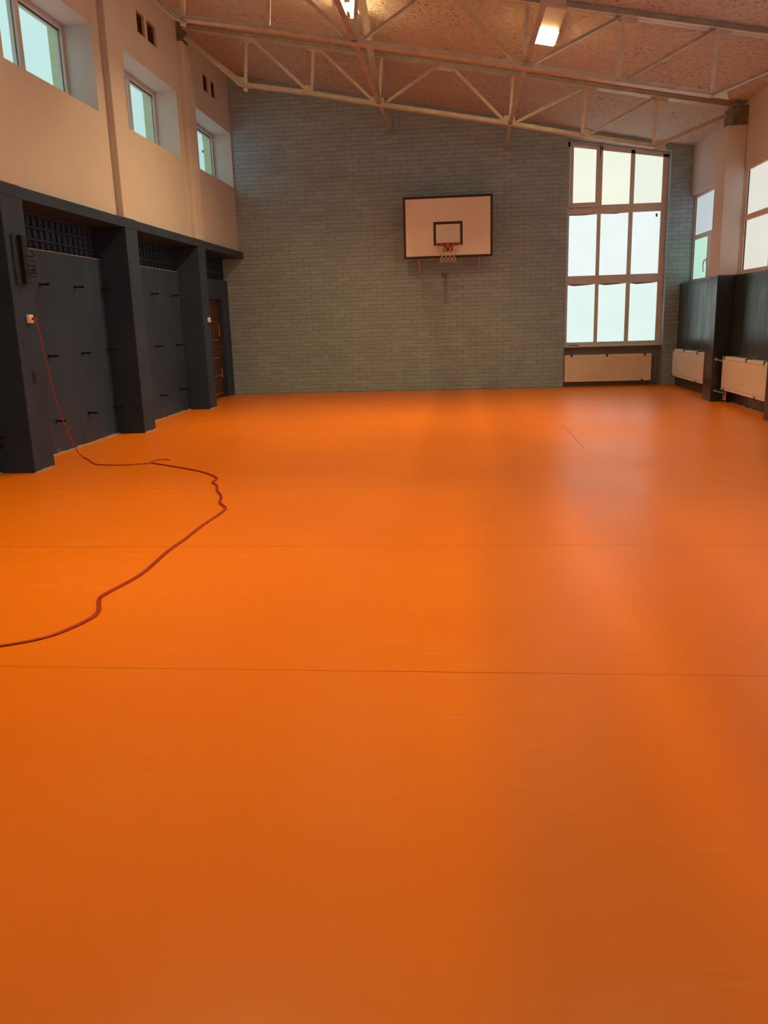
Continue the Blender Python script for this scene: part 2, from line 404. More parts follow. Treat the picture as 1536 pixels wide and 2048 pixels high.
# ------------------------------------------------------------------ left pillars
def left_pillar(y0, y1, label):
    yc = (y0 + y1) / 2
    t = thing('wall_pillar', (XF, yc, 0), label, 'pillar')
    MB().box(-4.9, XF, y0, y1, 0, 2.6546).build('lower_shaft', 'navy', t, bevel=0.008)
    MB().box(XU - .02, XF, y0, y1, 2.7725, 5.70).build('upper_shaft', 'wall', t, bevel=0.012)
    MB().box(XF - .085, XF - .03, y0 + .02, y1 - .02, 5.70, 5.95).build('bearing_plate', 'rust', t)
    n = MB(); k = 8
    for i in range(k):
        a = y0 + (y1 - y0) * i / k; n.box(XF - .01, XF + .006 + random.random() * .012, a, a + (y1 - y0) / k, 0, .006 + random.random() * .010)
    n.build('bare_foot_edge', 'cream', t)
    return t
left_pillar(7.6665, 8.0745, 'left wall pillar nearest the camera, navy below, with socket and hook rail')
left_pillar(10.5809, 10.9782, 'left wall pillar between the two boarded bays, navy below and white above')
left_pillar(13.5269, 13.9181, 'left wall pillar beside the brown door, with a small white switch')
left_pillar(4.75, 5.15, 'navy and white left wall pillar outside the frame on the camera side')

# ------------------------------------------------------------------ boarded panels with brackets, block screens
PZ = 2.265
def panel(y0, y1, cols, label):
    t = thing('boarded_panel', (XB, (y0 + y1) / 2, 0), label, 'wall panel', 'boarded panels between the left pillars')
    MB().box(-4.84, XB, y0 + .012, y1 - .035, 0, PZ).build('board', 'panel', t, bevel=0.005)
    MB().box(-4.84, XB + .003, y0 + .012, y1 - .035, PZ, PZ + .005).build('top_edge', 'cream', t)
    MB().box(-4.84, XB - .04, y1 - .035, y1 - .012, 0, PZ - .02).build('side_strip', 'niche', t)
    for c in cols:
        for z in (1.885, 1.112, 0.375):
            zz = z + random.uniform(-.012, .012)
            b = MB(); b.box(XB - .02, XB + .115, c - .005, c + .005, zz - .011, zz + .011)
            b.box(XB + .085, XB + .115, c - .012, c + .012, zz - .013, zz + .013)
            b.box(XB, XB + .004, c - .02, c + .02, zz - .03, zz + .02)
            b.build('bracket', 'black', t)
    return t
panel(8.0745, 10.5809, (8.915, 9.745, 10.50), 'wide navy boarded panel between first and second pillar, behind the hanging cable')
panel(10.9782, 13.5269, (11.40, 12.24, 13.12), 'navy boarded panel with chipped spots between second and third left pillars')
panel(5.15, 7.6665, (5.97, 6.8, 7.60), 'navy boarded panel at the left frame edge, before the nearest pillar')
def screen(y0, y1, label):
    mb = MB(); x0, x1 = -4.80, -4.735
    mb.box(-4.86, x0, y0, y1, PZ + .0125, 2.6546)
    zs = [2.265 + .0, 2.395, 2.525, 2.6546]
    for z in zs[:-1]: mb.box(x0, x1, y0, y1, z + .105, z + .130)
    p = 0.138; n = int((y1 - y0) / p) + 1
    for i in range(n + 1):
        y = y1 - i * p
        if y - .02 > y0: mb.box(x0, x1 - .001, y - .022, y, PZ + .0125, 2.6546)
    # shallow raised pad in each cell
    for i in range(n):
        ya = y1 - (i + 1) * p; yb = y1 - i * p - .022
        if ya < y0: continue
        for z in zs[:-1]:
            mb.box(x0, x0 + .046, ya + .012, yb - .008, z + .006, z + .099)
    return tag(mb.build('block_screen', 'navy'), label, 'block screen', 'hollow block screens above the left bays')
screen(8.0745, 10.5809, 'navy hollow-block screen above the widest boarded panel, near the hook rail')
screen(10.9782, 13.5269, 'navy hollow-block screen above the boarded panel between second and third pillar')
screen(13.9181, D, 'navy hollow-block screen above the brown door')
screen(5.15, 7.6665, 'navy hollow-block screen in the bay cut off at the left frame edge')

# ------------------------------------------------------------------ door bay
dy0, dy1, dz = 15.0, 15.915, 1.872
mb = MB(); grid_wall(mb, 'x', -4.90, XB, 13.9181, D, 0, 2.24, [(dy0, dy1, 0, dz)])
structure(mb.build('wall_left', 'navy'))
d = structure(MB().box(-4.80, -4.755, dy0 + .02, dy1 - .02, 0.012, dz - .02).build('door_1', 'door', bevel=0.004))
f = MB(); f.box(-4.81, -4.735, dy0 + .001, dy0 + .03, 0, dz - .001); f.box(-4.81, -4.735, dy1 - .03, dy1 - .001, 0, dz - .001); f.box(-4.81, -4.735, dy0 + .03, dy1 - .03, dz - .03, dz - .001)
f.build('door_frame', 'door', d, bevel=0.003)
ph = (dz - .16) / 5
for i in range(5):
    for j in range(3):
        z0 = .09 + i * ph; w = (dy1 - dy0 - .16) / 3; a = dy0 + .08 + j * w
        p = MB(); p.box(-4.756, -4.746, a + .015, a + w - .015, z0 + .02, z0 + ph - .03); p.box(-4.756, -4.738, a + .045, a + w - .045, z0 + .05, z0 + ph - .06)
        p.build('door_panel', 'door', d, bevel=0.006)
w = MB()
for i in range(5):
    z0 = .09 + i * ph
    w.box(-4.756, -4.736, dy0 + .20, dy0 + .50, z0 - .004, z0 + .006); w.box(-4.756, -4.736, dy0 + .54, dy0 + .76, z0 - .004, z0 + .006)
w.box(-4.756, -4.736, dy1 - .09, dy1 - .075, 1.18, 1.40); w.box(-4.756, -4.736, dy1 - .09, dy1 - .078, .38, .56)
w.build('worn_edge', 'doorchip', d)
h = MB(); h.box(-4.756, -4.742, dy1 - .085, dy1 - .05, .84, 1.04); h.tube([(-4.75, dy1 - .068, .97), (-4.70, dy1 - .068, .97), (-4.70, dy1 - .18, .965)], .009)
h.build('door_handle', 'chrome', d)

# ------------------------------------------------------------------ left windows
def left_window(i, y0, y1, n):
    ym = (y0 + y1) / 2 + (.005 if i else 0); x0, x1 = -4.80, -4.74; z0, z1 = 3.968, 4.93
    w = structure(bpy.data.objects.new('window_%d' % n, None)); w.location = (x0, (y0 + y1) / 2, z0); C.objects.link(w)
    f = MB(); f.box(x0, x1, y0, y1, z1 - .055, z1); f.box(x0, x1, y0, y1, z0, z0 + .06)
    f.box(x0, x1, y0, y0 + .05, z0 + .06, z1 - .055); f.box(x0, x1, y1 - .05, y1, z0 + .06, z1 - .055); f.box(x0, x1, ym - .045, ym + .045, z0 + .06, z1 - .055)
    f.build('window_frame', 'pvc', w, bevel=0.004)
    for a, b in ((y0 + .05, ym - .045), (ym + .045, y1 - .05)):
        s = MB(); s.box(x0 - .02, x0 + .022, a, b, z1 - .078, z1 - .055); s.box(x0 - .02, x0 + .022, a, b, z0 + .06, z0 + .08)
        s.box(x0 - .02, x0 + .022, a, a + .018, z0 + .08, z1 - .078); s.box(x0 - .02, x0 + .022, b - .018, b, z0 + .08, z1 - .078)
        s.build('glazing_bead', 'pvc', w)
        k = MB(); k.box(x0 + .023, x0 + .034, a, b, z1 - .066, z1 - .056); k.box(x0 + .023, x0 + .026, b - .004, b, z0 + .06, z1 - .066)
        k.build('rubber_seal', 'seal', w)
        MB().box(x0 - .004, x0 + .004, a + .016, b - .016, z0 + .078, z1 - .076).build('window_pane', 'glass', w)
    # outer reveal of the facade
    MB().box(-4.93, -4.802, y1 - .008, y1 + .0, z0, z1).build('outer_reveal', 'yellow', w)
for i, (a, b) in enumerate(LW): left_window(i, a, b, i + 1)
t = MB(); t.tube(smooth_path([(-5.5, 18.18, 5.6), (-5.5, 18.22, 5.2), (-5.5, 18.27, 4.95), (-5.5, 18.31, 4.3)]), .008); t.box(-5.53, -5.47, 18.20, 18.26, 5.0, 5.05)
tag(t.build('outdoor_cable', 'clip'), 'thin dark cable hanging outside the farthest high left window', 'cable')

# ------------------------------------------------------------------ vents
vl = ['brown vent grille above the second high window, closer to the camera', 'brown vent grille above the second high window, farther from the camera',
      'brown vent grille above the farthest high window, left one of the pair', 'brown vent grille above the farthest high window, beside the grey brick wall']
for (a, b), lab in zip(VT, vl):
    z0, z1 = 5.325, 5.605
    t = thing('vent_grille', (XU, (a + b) / 2, z0), lab, 'vent', 'brown vent grilles in the upper left wall')
    f = MB(); X0 = -4.46; X1 = -4.425
    f.box(X0, X1, a, b, z0, z0 + .018); f.box(X0, X1, a, b, z1 - .018, z1); f.box(X0, X1, a, a + .018, z0 + .018, z1 - .018); f.box(X0, X1, b - .018, b, z0 + .018, z1 - .018)
    f.build('vent_frame', 'grille', t)
    s = MB(); k = 9
    for j in range(k):
        z = z0 + .03 + j * (z1 - z0 - .06) / k
        s.add([(X0, a + .018, z + .02), (X0, b - .018, z + .02), (X1 - .006, b - .018, z), (X1 - .006, a + .018, z), (X0, a + .018, z + .024), (X0, b - .018, z + .024), (X1 - .006, b - .018, z + .004), (X1 - .006, a + .018, z + .004)],
              [(0, 1, 2, 3), (4, 7, 6, 5), (0, 4, 5, 1), (1, 5, 6, 2), (2, 6, 7, 3), (3, 7, 4, 0)])
    s.box(X0 - .02, X0, a, b, z0, z1)
    s.build('vent_slats', 'grille', t)

# ------------------------------------------------------------------ right pillars
def right_pillar(y0, y1, label):
    t = thing('wall_pillar', (XRP, (y0 + y1) / 2, 0), label, 'pillar')
    MB().box(XRP, XR - .001, y0, y1, 0, 1.900).build('lower_shaft', 'dado', t, bevel=0.008)
    MB().box(XRP, XRN - .001, y0, y1, 1.900, 4.0).build('upper_shaft', 'wall', t, bevel=0.012)
    MB().box(XRP + .065, XRN - .005, y0 + .004, y1 - .08, 4.0, 4.262).build('bearing_plate', 'rust', t)
    return t
right_pillar(13.157, 13.626, 'right wall pillar between the two plain radiators, navy below and white above')
right_pillar(10.38, 10.851, 'right wall pillar cut off by the right frame edge, dark foot showing')
right_pillar(7.50, 7.95, 'right wall pillar outside the frame on the camera side')

# ------------------------------------------------------------------ right windows
def right_window(n, y0, y1, panes, handle=False, x0=4.165, z1=3.42):
    x1 = x0 + .06; z0, zm = 1.900, 2.68
    w = structure(bpy.data.objects.new('window_%d' % n, None)); w.location = (x0, (y0 + y1) / 2, z0); C.objects.link(w)
    f = MB(); f.box(x0, x1, y0, y1, z1 - .05, z1); f.box(x0, x1, y0, y1, z0, z0 + .065); f.box(x0, x1, y0, y1, zm - .015, zm + .065)
    nb = 2; ys = [y0 + (y1 - y0) * k / nb for k in range(nb + 1)]
    for k, y in enumerate(ys):
        a, b = (y, y + .05) if k == 0 else ((y - .05, y) if k == nb else (y - .035, y + .035))
        for za, zb in ((z0 + .065, zm - .015), (zm + .065, z1 - .05)): f.box(x0, x1, a, b, za, zb)
    f.build('window_frame', 'frame', w, bevel=0.004)
    g = MB(); g2 = MB(); e = MB()
    for k in range(nb):
        a, b = ys[k] + .035, ys[k + 1] - .035
        g.box(x0 + .028, x0 + .036, a, b, zm + .06, z1 - .045); g2.box(x0 + .028, x0 + .036, a, b, z0 + .06, zm - .01)
        bb = b - (.015 if k == nb - 1 else 0)
        e.box(x0 + .016, x0 + .027, bb - .012, bb, zm + .065, z1 - .05); e.box(x0 + .016, x0 + .027, bb - .012, bb, z0 + .065, zm - .015)
    g.build('upper_pane', panes[0], w); g2.build('lower_pane', panes[1], w); e.build('rubber_seal', 'seal', w)
    if handle:
        h = MB(); h.tube(smooth_path([(x0 - .0, 15.36, 2.26), (x0 - .045, 15.37, 2.25), (x0 - .05, 15.40, 2.16), (x0 - .03, 15.44, 2.06)], 5), .010); h.box(x0 - .012, x0, 15.335, 15.385, 2.2, 2.3)
        h.build('window_handle', 'chrome', w, smooth=True)
        s = MB(); s.box(x0 - .02, x0 + .03, 14.95, 15.33, z0 + .01, zm - .02); s.build('sash_edge', 'frame', w)
right_window(6, 13.626, D, ('frG', 'frT'), True, 4.285, 3.45)
right_window(7, 10.851, 13.157, ('frR', 'frR'))
right_window(8, 7.95, 10.38, ('frN', 'frN')); right_window(9, 5.05, 7.50, ('frN', 'frN')); right_window(10, 2.15, 4.60, ('frN', 'frN'))

# ------------------------------------------------------------------ tall window in the brick wall
YG = D + 0.18
w = structure(bpy.data.objects.new('window_11', None)); w.location = (2.9, YG, .8); C.objects.link(w)
fy0, fy1 = YG, YG + .07
L, R_ = wx0, wx1
def top(x): return wt0 + (wt1 - wt0) * (x - wx0) / (wx1 - wx0) - .035
f = MB()
f.box(L, R_, fy0, fy1, .765, .856)                    # bottom rail
f.box(L, R_, fy0, fy1, 1.953, 2.112)                  # rail between rows
f.box(L, R_, fy0, fy1, 3.238, 3.391)
for a, b in ((L, 2.03), (2.548, 2.618), (3.132, 3.211), (3.722, R_)):
    f.box(a, b, fy0, fy1, .856, 1.953); f.box(a, b, fy0, fy1, 2.112, 3.238)
for a, b in ((L, 2.026), (2.563, 2.627), (3.137, 3.217), (3.724, R_)):
    f.prism([(a, 3.391), (b, 3.391), (b, top(b)), (a, top(a))], 'y', fy0, fy1)
f.prism([(L, top(L) - .09), (R_, top(R_) - .055), (R_, top(R_) + .03), (L, top(L) + .03)], 'y', fy0, fy1)
f.build('window_frame', 'frame', w, bevel=0.004)
s = MB(); sy = fy0 - .022
s.box(2.026, 2.563, sy, fy0, 3.355, 3.443); s.box(2.026, 2.088, sy, fy0, 3.443, top(2.026) - .015); s.box(2.503, 2.563, sy, fy0, 3.443, top(2.563) - .015)
s.prism([(2.088, 4.441), (2.503, 4.364), (2.503, top(2.503) - .015), (2.088, top(2.088) - .015)], 'y', sy, fy0)
sash = s.build('hopper_sash', 'frame', w, bevel=0.004)
s = MB()
for x in (2.12, 2.46): s.box(x - .022, x + .022, sy - .012, sy + .002, 3.335, 3.375)
s.box(2.585, 2.595, sy - .004, fy0, 4.24, 4.44); s.tube([(2.06, sy - .005, 4.47), (2.56, sy - .005, 4.385)], .007)
s.box(2.20, 2.235, sy - .02, sy + .002, 4.42, 4.46)
s.build('sash_hinges', 'frame', w)
s = MB(); s.box(2.572, 2.583, fy0 - .004, fy0 + .001, 4.22, top(2.58) - .02); s.box(2.03, 2.563, fy0 - .003, fy0 + .001, 3.346, 3.353); s.build('sash_gap_shade', 'clip', w)  # dark strips stand in for the shade in the gap round the sash
gy0, gy1 = fy0 + .025, fy0 + .033
def pane(a, b, z0, z1, m, z1b=None):
    MB().prism([(a - .01, z0 - .01), (b + .01, z0 - .01), (b + .01, (z1b if z1b is not None else z1) + .01), (a - .01, z1 + .01)], 'y', gy0, gy1).build('window_pane', m, w)
pane(2.088, 2.503, 3.443, 4.441, 'frA', 4.364); pane(2.627, 3.137, 3.391, 4.378, 'frA', 4.276); pane(3.217, 3.724, 3.393, 4.265, 'frC', 4.166)
for a, b in ((2.03, 2.548), (2.618, 3.132), (3.211, 3.722)):
    pane(a, b, 2.112, 3.238, 'frM'); pane(a, b, .856, 1.953, 'frB')
# sagging edge of the frosted film at the head of the lower panes
s = MB()
for a, b in ((2.03, 2.548), (2.618, 3.132), (3.211, 3.722)):
    s.prism([(a, 1.953), (a, 1.945), (a + .12, 1.925), ((a + b) / 2, 1.931), (b - .1, 1.94), (b, 1.953)], 'y', gy0 - .004, gy0)
s.prism([(2.03, 3.238), (2.03, 3.222), (2.3, 3.218), (2.548, 3.232), (2.548, 3.238)], 'y', gy0 - .004, gy0)
s.prism([(2.618, 3.238), (2.618, 3.232), (2.9, 3.222), (2.97, 3.232), (3.132, 3.236), (3.132, 3.238)], 'y', gy0 - .004, gy0)
s.build('film_edge', 'grille', w)
MB().box(3.638, 3.672, gy0 - .003, gy0, 3.142, 3.198).build('sticker', 'clip', w)
s = MB(); s.box(2.572, 2.592, fy0 - .015, fy0, 1.21, 1.27); s.tube([(2.582, fy0 - .015, 1.25), (2.582, fy0 - .03, 1.25), (2.582, fy0 - .03, 1.19)], .006); s.build('window_handle', 'frame', w)
tag(MB().box(wx0 + .002, 3.805, D + .0, YG, .765, .792).build('window_sill', 'sill', bevel=0.006), 'pale polished sill under the tall window, above the ribbed radiator', 'window sill')
s = MB()
for i in range(7):
    s.prism([(2.03 + i * .03, D + .07 + .006 * (i % 3)), (2.085 + i * .03, D + .06), (2.09 + i * .028, D + .10), (2.04 + i * .03, D + .11)], 'z', .792, .800 + .006 * math.sin(i * .5) + .002)
tag(s.build('folded_cloth', 'cloth', bevel=0.002), 'small dark red rag lying on the left end of the window sill', 'cloth')

# ------------------------------------------------------------------ radiators
def radiator(name, loc, rz, W, H, dep, ribs, label, tops, bots):
    t = thing(name, loc, label, 'radiator', rz=rz)
    b = MB(); b.box(-W / 2, W / 2, -dep + .012, -dep + .03, .0, H); b.box(-W / 2 + .004, W / 2 - .004, -.035, -.02, .01, H - .01)
    if ribs:
        p = .0333; n = int((W - .06) / p); x0 = -n * p / 2
        for i in range(n):
            c = x0 + (i + .5) * p
            b.prism([(c - .010, -dep + .013), (c - .006, -dep - .002), (c + .006, -dep - .002), (c + .010, -dep + .013)], 'z', .035, H - .045)
    else:
        b.box(-W / 2 + .005, W / 2 - .005, -dep, -dep + .012, .045, H - .05)
    b.build('panel_body', 'rad', t, bevel=0.004)
    c = MB(); c.box(-W / 2 - .004, W / 2 + .004, -dep + .004, -.015, H - .006, H + .006)
    c.box(-W / 2 - .006, -W / 2 + .001, -dep + .02, -.012, .0, H); c.box(W / 2 - .001, W / 2 + .006, -dep + .02, -.012, .0, H)
    c.prism([(-W / 2, -dep + .012), (W / 2, -dep + .012), (W / 2, -dep + .002), (-W / 2, -dep + .002)], 'z', H - .045, H - .004)
    c.prism([(-W / 2, -dep + .012), (W / 2, -dep + .012), (W / 2, -dep + .002), (-W / 2, -dep + .002)], 'z', .002, .040)
    c.build('casing', 'rad', t, bevel=0.003)
    for x in tops:
        k = MB(); k.box(x - .018, x + .018, -dep - .006, -dep + .03, H - .035, H + .016); k.box(x - .012, x + .012, -dep + .02, 0, H + .004, H + .016); k.build('clip', 'clip', t)
    for x in bots:
        k = MB(); k.box(x - .02, x + .02, -dep - .006, -dep + .03, -.014, .03); k.box(x - .01, x + .01, -dep + .02, -.002, -.014, -.004); k.build('clip', 'clip', t)
    return t
radiator('radiator', (2.815, D + .138, .096), 0, 1.655, .512, .11, True, 'white ribbed radiator under the tall window in the brick wall',
         (-.70, -.02, .70), (.66,))
radiator('radiator', (XR - .002, 15.10, .195), -PI / 2, 2.06, .505, .125, False, 'white plain radiator in the corner by the brick wall, before the pillar', (-.96, -.25, .62), (-1.0, .62))
radiator('radiator', (XR - .002, 12.07, .195), -PI / 2, 1.93, .505, .14, False, 'larger white plain radiator cut by the right frame edge', (-.88, .10, .80), (-.83, .52))
def pipe(name, pts, r, m, label, cat='pipe'):
    return tag(MB().tube(smooth_path(pts, 5), r, 8).build(name, m, smooth=True), label, cat)
t = thing('heating_pipe', (3.73, D + .10, 0), 'grey-blue painted heating pipes right of the ribbed radiator', 'pipe')
MB().tube([(3.745, D + .10, 0), (3.745, D + .10, .63)], .011).build('riser', 'pipe', t, smooth=True)
MB().tube([(3.655, D + .08, .585), (3.745, D + .10, .585)], .009).build('upper_branch', 'pipe', t, smooth=True)
MB().tube(smooth_path([(3.655, D + .08, .135), (3.68, D + .085, .13), (3.685, D + .085, .09), (3.685, D + .085, 0)], 4), .010).build('lower_branch', 'pipe', t, smooth=True)
for z, lab in ((.64, 'short bright pipe stub from the right pillar to the large radiator, upper one'), (.16, 'short bright pipe stub from the right pillar to the large radiator, lower one')):
    t = thing('pipe_stub', (3.93, 13.15, z), lab, 'pipe', None)
    MB().tube(smooth_path([(3.90, 13.16, z + .012), (3.93, 13.12, z), (3.985, 13.06, z - .014), (4.0, 13.02, z - .014)], 4), .012).build('pipe_run', 'pipe', t, smooth=True)
    MB().tube([(3.895, 13.157, z + .012), (3.895, 13.145, z + .012)], .024, 12).build('collar', 'chrome', t)
for z, lab in ((.56, 'small valve at the upper end of the corner radiator by the pillar'), (.15, 'small valve at the lower end of the corner radiator by the pillar')):
    t = thing('radiator_valve', (4.03, 14.02, z), lab, 'valve')
    MB().tube([(4.03, 14.08, z), (4.03, 13.98, z)], .013).build('valve_body', 'chrome', t); MB().tube([(4.03, 13.98, z), (3.97, 13.98, z)], .02, 10).build('valve_cap', 'pipe', t)
t = tag(MB().box(4.02, 4.035, 12.985, 13.13, .03, .17).build('cover_plate', 'plate', bevel=.004), 'small pale plate standing on floor under the large right radiator', 'plate')
mb = MB(); mb.box(4.014, 4.022, 13.02, 13.10, .055, .15); mb.build('inset', 'cream', t)

# ------------------------------------------------------------------ trusses
def Lp(w, h, t=.008, flip=1):   # angle section: side flange and upright flange
    return [(0, 0), (flip * w, 0), (flip * w, t), (flip * t, t), (flip * t, h), (0, h)]
BX = [-3.375, -2.318, -1.272, .735, 1.822, 2.875]
def zb(x): return 4.375 - .199 * x + .05      # axis of bottom chord underside
BZ = [5.030, 4.845, 4.625, 4.235, 4.003, 3.795]
def truss(yl, label):
    yr = yl - .28
    def Y(x): return yl + (x + 4.3) / 8.15 * (yr - yl)
    t = thing('roof_truss', (0, Y(0), CZ - .1), label, 'truss', 'cream steel roof trusses')
    def m(name, a, b, prof, mt='steel', up=(0, 0, 1)):
        return MB().sweep((a[0], Y(a[0]) + a[2], a[1]), (b[0], Y(b[0]) + b[2], b[1]), prof, up).build(name, mt, t)
    TX = [BX[0] + .09, BX[1] + .08, BX[2] + .09, (BX[2] + BX[3]) / 2, BX[3] + .07, BX[4] + .06, BX[5] + .05]
    def TZ(x): return ceil(x) - .035
    # chords: two angles back to back
    for name, pts in (('bottom_chord', [(x, z) for x, z in zip(BX, BZ)]),):
        mb = MB()
        for i in range(len(pts) - 1):
            for sgn in (1, -1):
                a, b = pts[i], pts[i + 1]
                mb.sweep((a[0], Y(a[0]) + sgn * .006, a[1]), (b[0], Y(b[0]) + sgn * .006, b[1]), [(-sgn * q[0], q[1]) for q in Lp(.05, .062)])
        mb.build(name, 'steel', t)
    mb = MB()
    for sgn in (1, -1):
        a = (-4.33, ceil(-4.33) - .075); b = (3.98, ceil(3.98) - .075)
        mb.sweep((a[0], Y(a[0]) + sgn * .006, a[1]), (b[0], Y(b[0]) + sgn * .006, b[1]), [(-sgn * q[0], q[1]) for q in Lp(.07, .085)])
    mb.build('top_chord', 'steel', t)
    pr = [(0, -.022), (.045, -.022), (.045, -.015), (.007, -.015), (.007, .022), (0, .022)]
    ends = [((-4.32, 5.80, 0), (BX[0], BZ[0] + .02, 0)), ((BX[5], BZ[5] + .02, 0), (3.93, 4.20, 0))]
    for a, b in ends: m('diagonal', a, b, [(q[0] * 1.2, q[1] * 1.4) for q in pr])
    for k in range(6):   # verticals
        tx = TX[k] if k < 3 else TX[k + 1]
        m('vertical', (BX[k] + .02, BZ[k] + .03, .0), (tx, TZ(tx), .0), pr, up=(0, 1, 0))
    dg = [(1, 0), (2, 1), (2, 3, 'R'), (3, 3, 'L')]
    for b_, t_ in ((1, 0), (2, 1)):
        m('diagonal', (BX[b_] - .05, BZ[b_] + .05, 0), (TX[t_] + .04, TZ(TX[t_]) - .03, 0), pr)
    m('diagonal', (BX[2] + .12, BZ[2] + .05, 0), (TX[3] - .10, TZ(TX[3]) - .02, 0), pr)
    m('diagonal', (BX[3] - .06, BZ[3] + .05, 0), (TX[3] + .10, TZ(TX[3]) - .02, 0), pr)
    for b_, t_ in ((3, 5), (4, 6)):
        m('diagonal', (BX[b_] + .10, BZ[b_] + .04, 0), (TX[t_] - .06, TZ(TX[t_]) - .03, 0), pr)
    for k in range(6):   # gusset plates on the bottom chord
        x0 = BX[k]; y = Y(x0); s_ = CS * 1.0
        wL, wR = ((.14, .04) if k in (0,) else (.10, .10))
        if k in (1,): wL, wR = .13, .02
        if k in (4,): wL, wR = .02, .14
        if k == 5: wL, wR = .03, .20
        poly = [(x0 - wL, BZ[k] - s_ * wL * -1 * -1 + .0), (x0 + wR, BZ[k] + s_ * wR), (x0 + wR * .8, BZ[k] + .13 + s_ * wR), (x0 - wL * .8, BZ[k] + .13 + abs(s_) * wL)]
        MB().prism(poly, 'y', y - .004, y + .004).build('gusset_plate', 'steel', t)
    for k in (0, 1, 3, 5, 6):
        x0 = TX[k]; y = Y(x0)
        MB().prism([(x0 - .11, TZ(x0 - .11) - .09), (x0 + .13, TZ(x0 + .13) - .09), (x0 + .15, TZ(x0 + .15) + .02), (x0 - .13, TZ(x0 - .13) + .02)], 'y', y - .004, y + .004).build('gusset_plate', 'steel', t)
    MB().tube([(BX[0] - .02, Y(BX[0]) - .03, BZ[0] - .03), (BX[0] + .03, Y(BX[0]) - .03, BZ[0] - .05)], .035, 10).build('end_joint', 'steel', t)
    return t
truss(13.72, 'roof truss farthest away, just before the grey brick wall')
truss(10.78, 'second roof truss, crossing the top of the picture above both lit lamps')
truss(7.85, 'third roof truss, above the top frame edge')
truss(4.92, 'fourth roof truss, overhead near the camera, outside the frame')

# longitudinal braces
def brace(name, pts, prof, label, cat='brace', group='long roof braces'):
    t = thing(name, pts[0], label, cat, group)
    for a, b in zip(pts, pts[1:]): MB().sweep(a, b, prof).build('bar', 'brace', t)
    return t
bp = [(-.032, 0), (.032, 0), (.032, .007), (.004, .007), (.004, .055), (-.004, .055), (-.004, .007), (-.032, .007)]
brace('long_brace', [(-1.28, 2.0, 4.63), (-1.28, 4.9, 4.63), (-1.285, 7.8, 4.63), (-1.272, 10.70, 4.655), (-1.272, 13.62, 4.66), (-1.275, D - .01, 4.80)], bp, 'long steel brace on the left, ending at the brick wall above the backboard')
brace('long_brace', [(.87, 2.0, 4.45), (.86, 4.9, 4.44), (.85, 7.7, 4.42), (.765, 10.62, 4.29), (.74, 13.54, 4.255), (.825, D - .01, 4.42)], bp, 'long steel brace on the right, ending at the brick wall left of the tall window')
def rod(a, b, w_, label):
    return tag(MB().sweep(a, b, [(-w_, -.006), (w_, -.006), (w_, .006), (-w_, .006)]).build('brace_rod', 'brace'), label, 'brace', 'sloping roof braces')
rod((-1.20, 10.82, 5.33), (-1.285, 13.60, 4.74), .045, 'wide pale sloping brace between the two trusses beside the twin tube lamp')
rod((-1.15, 13.70, 5.29), (-1.265, D - .012, 4.87), .018, 'thin rod sloping from the far truss down to the brick wall')
t = thing('cable_conduit', (-4.3, 13.9, 5.6), 'white curved conduit running under the left end of the far truss', 'conduit')
MB().tube(smooth_path([(-4.30, 13.93, 5.50), (-4.22, 13.80, 5.60), (-4.10, 13.70, 5.58), (-3.95, 13.66, 5.47), (-3.70, 13.66, 5.26), (-3.48, 13.66, 5.07), (-3.40, 13.66, 5.03)], 5), .012).build('conduit_tube', 'steel', t, smooth=True)
t = thing('cable_conduit', (-4.3, 10.7, 5.7), 'white conduit under the left end of the second truss, above the vents', 'conduit')
MB().tube(smooth_path([(-4.28, 10.72, 5.72), (-4.05, 10.70, 5.55), (-3.80, 10.70, 5.34), (-3.50, 10.70, 5.07), (-3.38, 10.70, 5.01)], 5), .012).build('conduit_tube', 'steel', t, smooth=True)

# ------------------------------------------------------------------ ceiling lamps
def beam(t, x, y, d, sx, power):
    l = bpy.data.lights.new('lamp_light', 'AREA'); l.shape = 'RECTANGLE'; l.size = sx; l.size_y = .48; l.energy = power
    l.color = LAMPC; l.spread = math.radians(SPREAD)
    o = bpy.data.objects.new('lamp_light', l); C.objects.link(o); o.location = (x, y, ceil(x) - d)
    o.rotation_euler = (0, math.atan(-CS), 0)   # faces away from the sloping ceiling
    o.parent = t; o.matrix_parent_inverse = Matrix.Translation(t.location).inverted()
    return o
def slope_box(mb, x0, x1, y0, y1, d0, d1):
    return mb.prism([(x0, ceil(x0) - d0), (x1, ceil(x1) - d0), (x1, ceil(x1) - d1), (x0, ceil(x0) - d1)], 'y', y0, y1)
def lamp_panel(y, label, k=1.0):
    t = thing('ceiling_lamp', (1.06, y, ceil(1.06)), label, 'ceiling lamp', None)
    slope_box(MB(), .91, 1.21, y - .70, y + .02, -.02, .10).build('housing', 'housing', t, bevel=.006)
    f = MB(); slope_box(f, .915, .935, y + .02, y + .56, -.02, .105); slope_box(f, 1.19, 1.21, y + .02, y + .56, -.02, .105); slope_box(f, .935, 1.19, y + .54, y + .56, -.02, .105); slope_box(f, .935, 1.19, y + .02, y + .54, -.02, .06)
    f.build('lamp_frame', 'housing', t)
    slope_box(MB(), .937, 1.188, y + .03, y + .53, .075, .125).build('diffuser', 'lamp' if k > .5 else 'lampdim', t, bevel=.006)
    beam(t, 1.0625, y + .28, .135, .24, WATT * k * .7)
    return t
